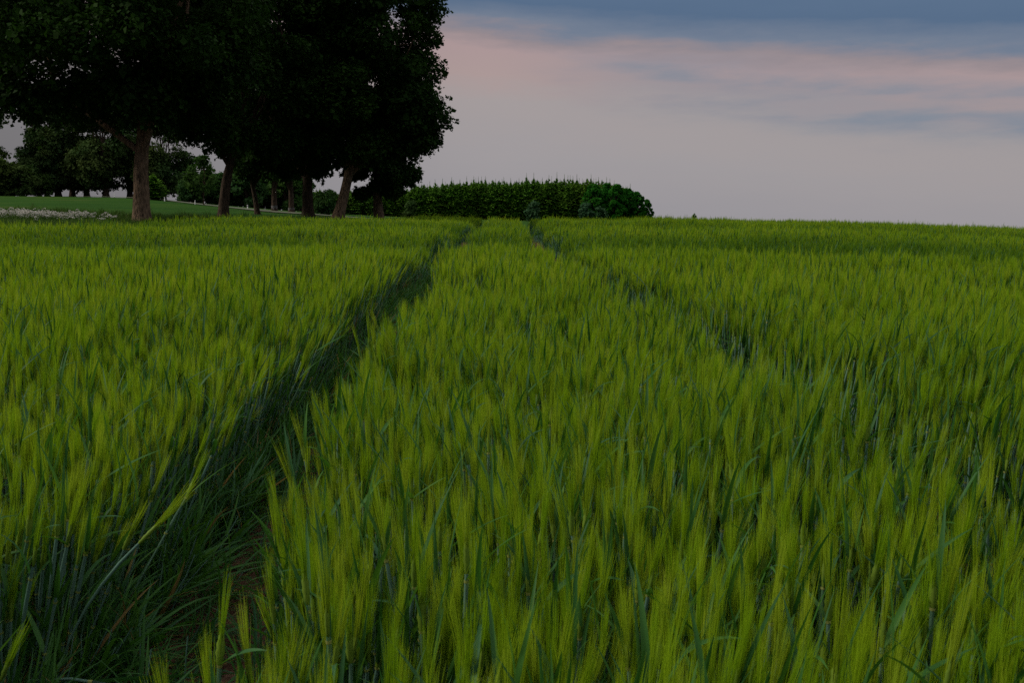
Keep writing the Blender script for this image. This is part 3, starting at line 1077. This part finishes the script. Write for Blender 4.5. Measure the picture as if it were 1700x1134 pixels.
def deciduous_meshes(seed, H, cb, RX, tr, trunk_path, leaf=0.20, nl=30000, nlobes=60, fork=0.3, crown_mat=None, bark=None,
                     droop=0.0, lobe=(0.13, 0.28), shift=(0, 0), top=0.8, ry=None, shape=0.62, squash=0.85):
    """crown fills from height cb to H with half-width RX; returns (trunk mesh, crown mesh)"""
    rng = np.random.RandomState(seed)
    cs, rs_ = [], []
    ry = ry or RX
    while len(cs) < nlobes:
        u = rng.rand()
        z = cb + (H - cb) * u
        # half-width profile: full low down, rounded at the top
        prof = max(0.05, 1 - max(0, (u - shape) / (1 - shape)) ** 2 * top) * min(1, 0.62 + u * 1.8)
        a = rng.uniform(0, 2 * math.pi)
        rr = math.sqrt(rng.uniform(0.10, 1))
        lr = RX * rng.uniform(*lobe)
        x_ = math.cos(a) * rr * (RX * prof - lr * 0.7)
        y_ = math.sin(a) * rr * (ry * prof - lr * 0.7)
        z = min(max(z, cb + lr * 0.5), H - lr * 0.7) - droop * rr * rr * (1 - u)
        cs.append((x_ + shift[0], y_ + shift[1], z)); rs_.append(lr)
    tp = np.asarray(trunk_path, float)
    limbs = []
    zs = np.linspace(0, 1, len(tp))
    inner = [k_ for k_ in range(len(cs)) if cs[k_][1] > -0.1 * RX and cs[k_][2] > cb + 0.42 * (H - cb)]
    for k in inner[::max(1, len(inner) // 11)]:
        s = rng.uniform(fork, 0.95)
        a = [np.interp(s, zs, tp[:, i]) for i in range(3)]
        limbs.append(limb_to(rng, a, cs[k], tr * (1 - s) * 0.62 + 0.03))
    rads = tr * np.interp(zs, [0, fork, 1], [1, 0.82, 0.14])
    tm = trunk_mesh(rng, tp, rads, limbs, bark or M_BARK)
    mb = MB()
    leaves(mb, rng, cs, rs_, nl, leaf, squash=squash)
    cm = mb.mesh('crown', [crown_mat or M_CROWN])
    return tm, cm


def place_tree(name, meshes, x, y, label, cat, group=None, rz=0.0, sc=1.0, band=None, sink=0.05):
    r = bpy.data.objects.new(name, None)
    COL.objects.link(r)
    r.location = (x, y, float(ground(x, y)) - sink)
    r.rotation_euler = (0, 0, rz)
    r.scale = (sc, sc, sc) if isinstance(sc, (int, float)) else sc
    tag(r, label, cat, group)
    for nm, me_ in zip(('trunk', 'crown'), meshes):
        link_mesh(nm, me_, r)
    if band:
        rad, off_, h0, h1 = band
        mb = MB()
        zz_ = np.linspace(h0, h1, 5)
        mb.tube([(off_[0] * z_, off_[1] * z_, z_) for z_ in zz_], np.array([rad] * 5) * np.array([1.12, 1.06, 1.03, 1.02, 1.0]), 14, 0)
        link_mesh('limewash_band', mb.mesh('limewash_band', [M_LIME], True), r)
    return r


def px(x_px, y):
    """metres to the right of the camera axis for a bearing measured on the photo"""
    return (x_px - 850.0) / F * y


G_AV = 'big maples along the field edge'
# the near avenue trees, each with its own build
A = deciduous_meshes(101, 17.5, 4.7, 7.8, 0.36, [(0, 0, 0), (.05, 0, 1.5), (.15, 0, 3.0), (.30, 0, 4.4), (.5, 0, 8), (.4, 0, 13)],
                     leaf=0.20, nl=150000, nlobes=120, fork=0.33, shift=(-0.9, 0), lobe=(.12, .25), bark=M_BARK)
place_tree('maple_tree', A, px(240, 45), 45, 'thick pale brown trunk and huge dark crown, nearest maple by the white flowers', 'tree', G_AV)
A = deciduous_meshes(102, 17.0, 3.7, 5.5, 0.29, [(0, 0, 0), (.1, 0, 1.2), (.35, 0, 2.6), (.9, 0, 4.0), (1.6, 0, 7), (1.8, 0, 12)],
                     leaf=0.20, nl=75000, nlobes=75, fork=0.36, shift=(1.2, 0), bark=M_BARK_DARK)
place_tree('maple_tree', A, px(374, 54), 54, 'maple with slim dark trunk curving right above a whitish band', 'tree', G_AV, band=(0.275, (.06, 0), 0.0, 0.42))
A = deciduous_meshes(103, 11.0, 2.6, 3.4, 0.19, [(0, 0, 0), (-.1, 0, 1.0), (-.35, 0, 2.4), (-.2, 0, 4), (0, 0, 8)],
                     leaf=0.21, nl=36000, nlobes=48, fork=0.3, shift=(0.4, 0), bark=M_BARK_DARK)
place_tree('maple_tree', A, px(431, 66), 66, 'small maple with thin dark trunk, between the curved and straight ones', 'tree', G_AV)
A = deciduous_meshes(104, 15.0, 2.6, 4.8, 0.36, [(0, 0, 0), (.0, 0, 1.5), (.1, 0, 3.5), (.2, 0, 7), (.2, 0, 12)],
                     leaf=0.20, nl=70000, nlobes=75, fork=0.3, bark=M_BARK_DARK, shift=(-0.6, 0))
place_tree('maple_tree', A, px(514, 62), 62, 'maple with straight dark upright trunk left of the slanting trunk', 'tree', G_AV)
A = deciduous_meshes(105, 14.2, 3.5, 4.5, 0.34, [(0, 0, 0), (.38, 0, 1.3), (.75, 0, 2.7), (.95, 0, 4.0), (1.4, 0, 7), (1.8, 0, 11)],
                     leaf=0.19, nl=105000, nlobes=125, fork=0.35, shift=(2.15, -0.4), bark=M_BARK, shape=0.85, top=0.40)
place_tree('maple_tree', A, px(562, 58), 58, 'maple with slanting brown trunk and tall dense crown against the sky', 'tree', G_AV)
A = deciduous_meshes(106, 8.6, 1.9, 3.0, 0.36, [(0, 0, 0), (.0, 0, 1.0), (-.05, 0, 2.4), (.1, 0, 4), (.1, 0, 7)],
                     leaf=0.21, nl=42000, nlobes=52, fork=0.3, shift=(0.1, 0), bark=M_BARK, shape=0.6, droop=0.4)
place_tree('maple_tree', A, px(630, 66), 66, 'rightmost maple with short thick trunk and low hanging branches', 'tree', G_AV)
A = deciduous_meshes(107, 13.0, 3.3, 4.4, 0.27, [(0, 0, 0), (.0, 0, 2), (.1, 0, 4), (.1, 0, 10)],
                     leaf=0.30, nl=24000, nlobes=50, fork=0.3, bark=M_BARK_DARK)
place_tree('maple_tree', A, px(459, 92), 92, 'distant maple with a grey-white trunk foot, further left of two', 'tree', 'distant maples across the road', band=(0.275, (0, 0), 0.0, 0.6))
place_tree('maple_tree', A, px(487, 86), 86, 'distant maple with a whitish trunk foot, beside the straight dark maple', 'tree', 'distant maples across the road', rz=2.2, sc=0.95, band=(0.28, (0, 0), 0.0, 0.5))

# far avenue on the meadow crest, left
G_FAR = 'tall trees on the meadow crest'
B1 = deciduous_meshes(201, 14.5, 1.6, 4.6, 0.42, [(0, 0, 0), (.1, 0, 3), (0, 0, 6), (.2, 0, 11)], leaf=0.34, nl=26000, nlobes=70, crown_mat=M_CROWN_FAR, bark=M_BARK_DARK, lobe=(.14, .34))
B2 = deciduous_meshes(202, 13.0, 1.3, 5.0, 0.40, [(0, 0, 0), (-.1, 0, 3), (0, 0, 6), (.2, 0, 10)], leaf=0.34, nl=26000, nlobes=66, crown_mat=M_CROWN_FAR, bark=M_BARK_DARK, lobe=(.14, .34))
far = [
    (-34, 138, B1, 0.3, 1.00, 'crest tree cut by the left picture edge'),
    (86, 150, B2, 1.1, 0.80, 'lower left shoulder tree of the crest clump, beside the sky gap'),
    (105, 142, B1, 2.0, 1.08, 'tall crest tree at the left of the clump, trunk close to the meadow'),
    (128, 146, B2, 3.0, 1.08, 'crest tree with trunk second from the left in the clump'),
    (152, 150, B1, 4.0, 1.00, 'crest tree behind the slim gaps in the middle of the clump'),
    (183, 140, B2, 5.1, 1.04, 'broad crest tree just left of the nearest big trunk'),
    (222, 146, B1, 0.9, 0.96, 'crest tree hidden partly by the nearest thick pale trunk'),
    (278, 140, B2, 2.6, 0.88, 'crest tree just right of the nearest thick pale trunk'),
]
for xp, d, msh, rz, sc, lab in far:
    place_tree('avenue_tree', msh, px(xp, d), d, lab, 'tree', G_FAR, rz, sc)
# low bushes under the far left trees
BU = [deciduous_meshes(300 + i, 3.6, 0.15, 2.1, 0.08, [(0, 0, 0), (0, 0, 1), (0.1, 0, 2.4)], leaf=0.30, nl=5200, nlobes=26, crown_mat=M_BUSH, bark=M_BARK_DARK, lobe=(.2, .42)) for i in range(3)]
BD = [(a_, b_.copy()) for a_, b_ in BU]
for a_, b_ in BD:
    b_.materials[0] = M_CROWN_FAR
for i, (xp, d, sc, lab) in enumerate([
        (2, 132, 1.35, 'dim bush at the left edge under the crest trees'),
        (26, 136, 1.25, 'dim bush in the sky gap between crest trees'),
        (52, 134, 1.10, 'dim bush below the shoulder tree of the crest clump'),
        (76, 138, 0.85, 'low dim bush beside the leftmost clump trunk')]):
    place_tree('bush', BD[i % 3], px(xp, d), d, lab, 'bush', 'bushes under the crest trees', i * 1.7, sc)

# sapling with airy crown in front of the gap
A = deciduous_meshes(401, 5.4, 1.7, 2.0, 0.07, [(0, 0, 0), (0, 0, 1.5), (.1, 0, 4.4)], leaf=0.26, nl=2600, nlobes=26, crown_mat=M_BUSH, bark=M_BARK_DARK, lobe=(.2, .36))
place_tree('young_tree', A, px(343, 112), 112, 'small airy young tree with thin stem in the sky gap', 'tree')

# hedge of bushes behind the avenue
hedge = [(318, 128, 0.80), (332, 130, 1.0), (352, 134, 1.1), (372, 132, 1.15), (394, 136, 1.3), (414, 132, 1.25), (436, 138, 1.4), (456, 140, 1.35),
         (478, 136, 1.35), (500, 140, 1.45)]
HL = ['lowest hedge bush at the left end of the hedge', 'hedge bush below the small young tree', 'hedge bush right of the small young tree',
      'hedge bush behind the curved dark trunk', 'hedge bush just right of the curved dark trunk', 'hedge bush behind the small white post',
      'hedge bush right of the thin dark trunk', 'hedge bush behind the further banded trunk', 'hedge bush behind the nearer banded trunk',
      'tall hedge bush behind the straight dark trunk']
for i, (xp, d, sc) in enumerate(hedge):
    place_tree('hedge_bush', BU[i % 3], px(xp, d), d, HL[i], 'bush', 'hedge bushes behind the avenue', i * 2.1, sc)
place_tree('round_bush', BU[1], px(545, 84), 84, 'bright green round bush between straight and slanting trunks', 'bush', None, 0.4, (0.46, 0.46, 0.58))


# spruce plantation
def spruce_meshes(seed, H, RW):
    rng = np.random.RandomState(seed)
    mb = MB()
    mb.tube([(0, 0, 0), (0, 0, H * .5), (0, 0, H)], [0.09, 0.05, 0.012], 6, 0)
    tm = mb.mesh('trunk', [M_BARK_DARK], True)
    cb = MB()
    z = 0.25
    while z < H - 0.05:
        u = z / H
        r = RW * min(1.0, (1 - u) * 2.2) ** 0.9 * rng.uniform(0.7, 1.2) * (0.75 + 0.25 * (1 - u)) + 0.05
        nb = max(4, int(12 * (1 - u) + 5))
        for k in range(nb):
            a = rng.uniform(0, 2 * math.pi)
            d = np.array([math.cos(a), math.sin(a), 0])
            sd_ = np.array([-d[1], d[0], 0])
            ln = r * rng.uniform(0.7, 1.1)
            dr = rng.uniform(-0.15, 0.55) if u < 0.75 else rng.uniform(0.2, 0.7)
            tipv = d + np.array([0, 0, dr])
            p0 = np.array([0, 0, z + rng.uniform(-.3, .3)])
            pts = [p0, p0 + tipv * ln * .5 - np.array([0, 0, .04 * ln]), p0 + tipv * ln + np.array([0, 0, .08 * ln])]
            wv = max(0.10, ln * 0.42)
            sdr = unit(sd_ + np.array([0, 0, rng.uniform(-.5, .5)]))
            cb.ribbon(pts, [wv * .4, wv, 0.03], sdr, 0)
            for s_ in (0.35, 0.6, 0.85):       # hanging side sprays
                q = p0 + tipv * ln * s_
                for sg in (-1, 1):
                    e_ = q + sd_ * sg * ln * 0.22 + d * ln * 0.12 - np.array([0, 0, rng.uniform(0.02, .16)])
                    cb.ribbon([q, e_], [0.22, 0.05], unit(d + np.array([0, 0, rng.uniform(-.8, .8)])), 0)
        z += 0.11 + 0.07 * (1 - u)
    # leader shoot
    for k in range(5):
        a = rng.uniform(0, 6.28)
        cb.ribbon([(0, 0, H - .35 + .07 * k), (math.cos(a) * .12, math.sin(a) * .12, H - .22 + .08 * k)], [.05, .015], (-math.sin(a), math.cos(a), 0), 0)
    cb.ribbon([(0, 0, H - .3), (0, 0, H + .30 + .55 * (seed % 2))], [.10, .03], (1, 0, 0), 0)
    cb.ribbon([(0, 0, H - .3), (0, 0, H + .30 + .55 * (seed % 2))], [.10, .03], (0, 1, 0), 0)
    return tm, cb.mesh('crown', [M_SPRUCE])


SP = [spruce_meshes(500 + i, 6.0, 1.55) for i in range(6)]
prs = np.random.RandomState(77)
top_row = lambda xp: np.interp(xp, [520, 640, 700, 760, 830, 920, 990, 1030, 1060, 1086], [318, 314, 309, 305, 302, 299, 300, 310, 320, 336])
SD = 150.0
k = 0
for row, (dy, step) in enumerate(((0, 6.6), (3, 6.8), (6, 7.5))):
    xp = 508.0 + row * 5
    while xp < 1046:
        d = SD + dy + prs.uniform(-1, 1)
        x_ = px(xp, d)
        g = float(ground(x_, d))
        H = CAM_Z + (340 - top_row(xp)) / F * d - g + prs.uniform(-0.6, 0.35) - 0.18 * row
        if row == 0:
            lab = ('spruce in the front row of the plantation, showing below the maples' if xp < 690 else
                   'young green spruce with spiky leader in the front row of the plantation')
        else:
            lab = 'spruce behind the front row of the plantation, showing mostly its top'
        grp = ('front row spruces under the maples' if xp < 690 else 'front row spruces') if row == 0 else 'second row spruces'
        s = H / 6.0
        place_tree('spruce_tree', SP[k % 6], x_, d, lab, 'spruce', grp, prs.uniform(0, 6.28), (prs.uniform(0.85, 1.1), prs.uniform(0.85, 1.1), s))
        k += 1
        xp += step * prs.uniform(0.75, 1.25)

# leafy trees closing the plantation on the right
GR = [deciduous_meshes(600 + i, 5.6, 0.1, 1.7, 0.10, [(0, 0, 0), (0, 0, 1.5), (.1, 0, 4.5)], leaf=0.30, nl=12000, nlobes=110, crown_mat=M_BIRCH, bark=M_BARK_DARK, lobe=(.10, .20), shape=.5) for i in range(3)]
gl = [(984, 143, 0.97, 'leafy bright green tree at the left of the grove by the spruces'),
      (1004, 145, 1.00, 'second leafy tree of the grove, tall among its neighbours'),
      (1022, 142, 0.96, 'middle leafy tree of the grove right of the spruces'),
      (1040, 144, 0.88, 'leafy grove tree where the top begins to slope down'),
      (1056, 143, 0.80, 'leafy grove tree second from the open right end'),
      (1072, 145, 0.62, 'small leafy tree at the open right end of the grove')]
for i, (xp, d, sc, lab) in enumerate(gl):
    place_tree('grove_tree', GR[i % 3], px(xp, d), d, lab, 'tree', 'leafy trees ending the plantation', i * 1.3, sc)
M_BLUE = leaf_material('willow_leaves', [(0.022, 0.070, 0.028), (0.028, 0.078, 0.026)], [(0.04, 0.10, 0.04)] * 2, 0.25, 0.6, 0.15)
WB = deciduous_meshes(650, 3.0, 0.1, 1.5, 0.06, [(0, 0, 0), (0, 0, 1), (0, 0, 2)], leaf=0.26, nl=2600, nlobes=20, crown_mat=M_BLUE, bark=M_BARK_DARK, lobe=(.25, .42))
place_tree('willow_bush', WB, px(972, 140), 140, 'grey green bush at the foot of the grove, left one', 'bush', 'grey green bushes', 0, 0.95)
place_tree('willow_bush', WB, px(996, 139), 139, 'grey green bush at the foot of the grove, lower right one', 'bush', 'grey green bushes', 2, 0.75)
place_tree('willow_bush', WB, px(884, 141), 141, 'grey green bush before the spruces above the wheel tracks', 'bush', 'grey green bushes', 4, 0.95)
DB = deciduous_meshes(651, 2.4, 0.1, 1.2, 0.06, [(0, 0, 0), (0, 0, 1), (0, 0, 2)], leaf=0.24, nl=2200, nlobes=18, crown_mat=M_CROWN_FAR, bark=M_BARK_DARK, lobe=(.25, .42))
place_tree('dark_bush', DB, px(684, 120), 120, 'dark blue green bush right of the rightmost maple', 'bush', None, 0, 0.9)
place_tree('spruce_tree', SP[2], px(1150, 330), 330, 'tiny lone spruce top peeking over the field horizon', 'spruce', None, 0, (1.5, 1.5, 1.30))
place_tree('spruce_tree', SP[4], px(262, 122), 122, 'dark cone shaped spruce right of the nearest thick trunk', 'spruce', None, 1, (1.05, 1.05, 0.52))

# ------------------------------------------------------------------ road behind the maples and its marker posts
ctrl = [(20, 150), (150, 134), (280, 124), (330, 118), (415, 104), (495, 78), (560, 72), (660, 74), (760, 90)]
cp = np.array([(px(a, d), d) for a, d in ctrl])
q = np.linspace(0, 1, 120)
tt = np.linspace(0, 1, len(cp))
path = np.stack([np.interp(q, tt, cp[:, 0]), np.interp(q, tt, cp[:, 1])], 1)
for _ in range(12):
    path[1:-1] = (path[:-2] + 2 * path[1:-1] + path[2:]) / 4
tan = np.gradient(path, axis=0)
tan /= np.linalg.norm(tan, axis=1)[:, None]
nor = np.stack((-tan[:, 1], tan[:, 0]), 1)
rv, rf = [], []
for j, s in enumerate((-1.5, -0.75, 0, 0.75, 1.5)):
    e = path + nor * s
    rv.append(np.stack((e[:, 0], e[:, 1], ground(e[:, 0], e[:, 1]) + 0.06 + 0.03 * (1 - abs(s) / 1.5)), 1))
n = len(path)
for j in range(4):
    for i in range(n - 1):
        rf.append((j * n + i, (j + 1) * n + i, (j + 1) * n + i + 1, j * n + i + 1))
tag(link_mesh('road', make_mesh('road', np.concatenate(rv), rf, None, [M_ROAD], True)), 'pale narrow road running behind the maples', 'road', kind='structure')


def post_meshes():
    mb = MB()
    hw, hd = 0.06, 0.05
    zs = [0, .98, 1.05]
    v = []
    for z in zs:
        k_ = 1.0 if z < 1.0 else 0.75
        v += [(-hw * k_, -hd * k_, z), (hw * k_, -hd * k_, z), (hw * k_, hd * k_, z), (-hw * k_, hd * k_, z)]
    f = []
    for i in range(2):
        for j in range(4):
            f.append((4 * i + j, 4 * i + (j + 1) % 4, 4 * i + 4 + (j + 1) % 4, 4 * i + 4 + j))
    f.append((8, 9, 10, 11))
    mb.add(v, f)
    post = mb.mesh('post', [M_POST])
    mb = MB()
    hw, hd = 0.063, 0.053
    v = [(sx * hw, sy * hd, z) for z in (.72, .90) for sx, sy in ((-1, -1), (1, -1), (1, 1), (-1, 1))]
    f = [(j, (j + 1) % 4, 4 + (j + 1) % 4, 4 + j) for j in range(4)] + [(3, 2, 1, 0), (4, 5, 6, 7)]
    mb.add(v, f)
    band = mb.mesh('black_band', [M_BLACK])
    mb = MB()
    v = [(-.022, -.058, .76), (.022, -.058, .76), (.022, -.058, .86), (-.022, -.058, .86), (-.022, -.052, .76), (.022, -.052, .76), (.022, -.052, .86), (-.022, -.052, .86)]
    mb.add(v, [(0, 1, 2, 3), (0, 4, 5, 1), (1, 5, 6, 2), (2, 6, 7, 3), (3, 7, 4, 0)])
    return post, band, mb.mesh('reflector', [M_REFL])


PM = post_meshes()
for xp, d, lab in [(197, 128, 'white road post left of the nearest thick trunk'),
                   (279, 119, 'white road post under the sky gap, on the meadow crest'),
                   (329, 113, 'white road post left of the curved dark trunk'),
                   (415, 100, 'brightest white road post, between curved and thin dark trunks')]:
    r = bpy.data.objects.new('marker_post', None)
    COL.objects.link(r)
    x_ = px(xp, d)
    r.location = (x_, d, float(ground(x_, d)) - 0.02)
    r.scale = (0.7, 0.7, 0.45)
    tag(r, lab, 'post', 'road posts')
    link_mesh('post', PM[0], r)
    b_ = link_mesh('black_band', PM[1], r)
    link_mesh('reflector', PM[2], b_)
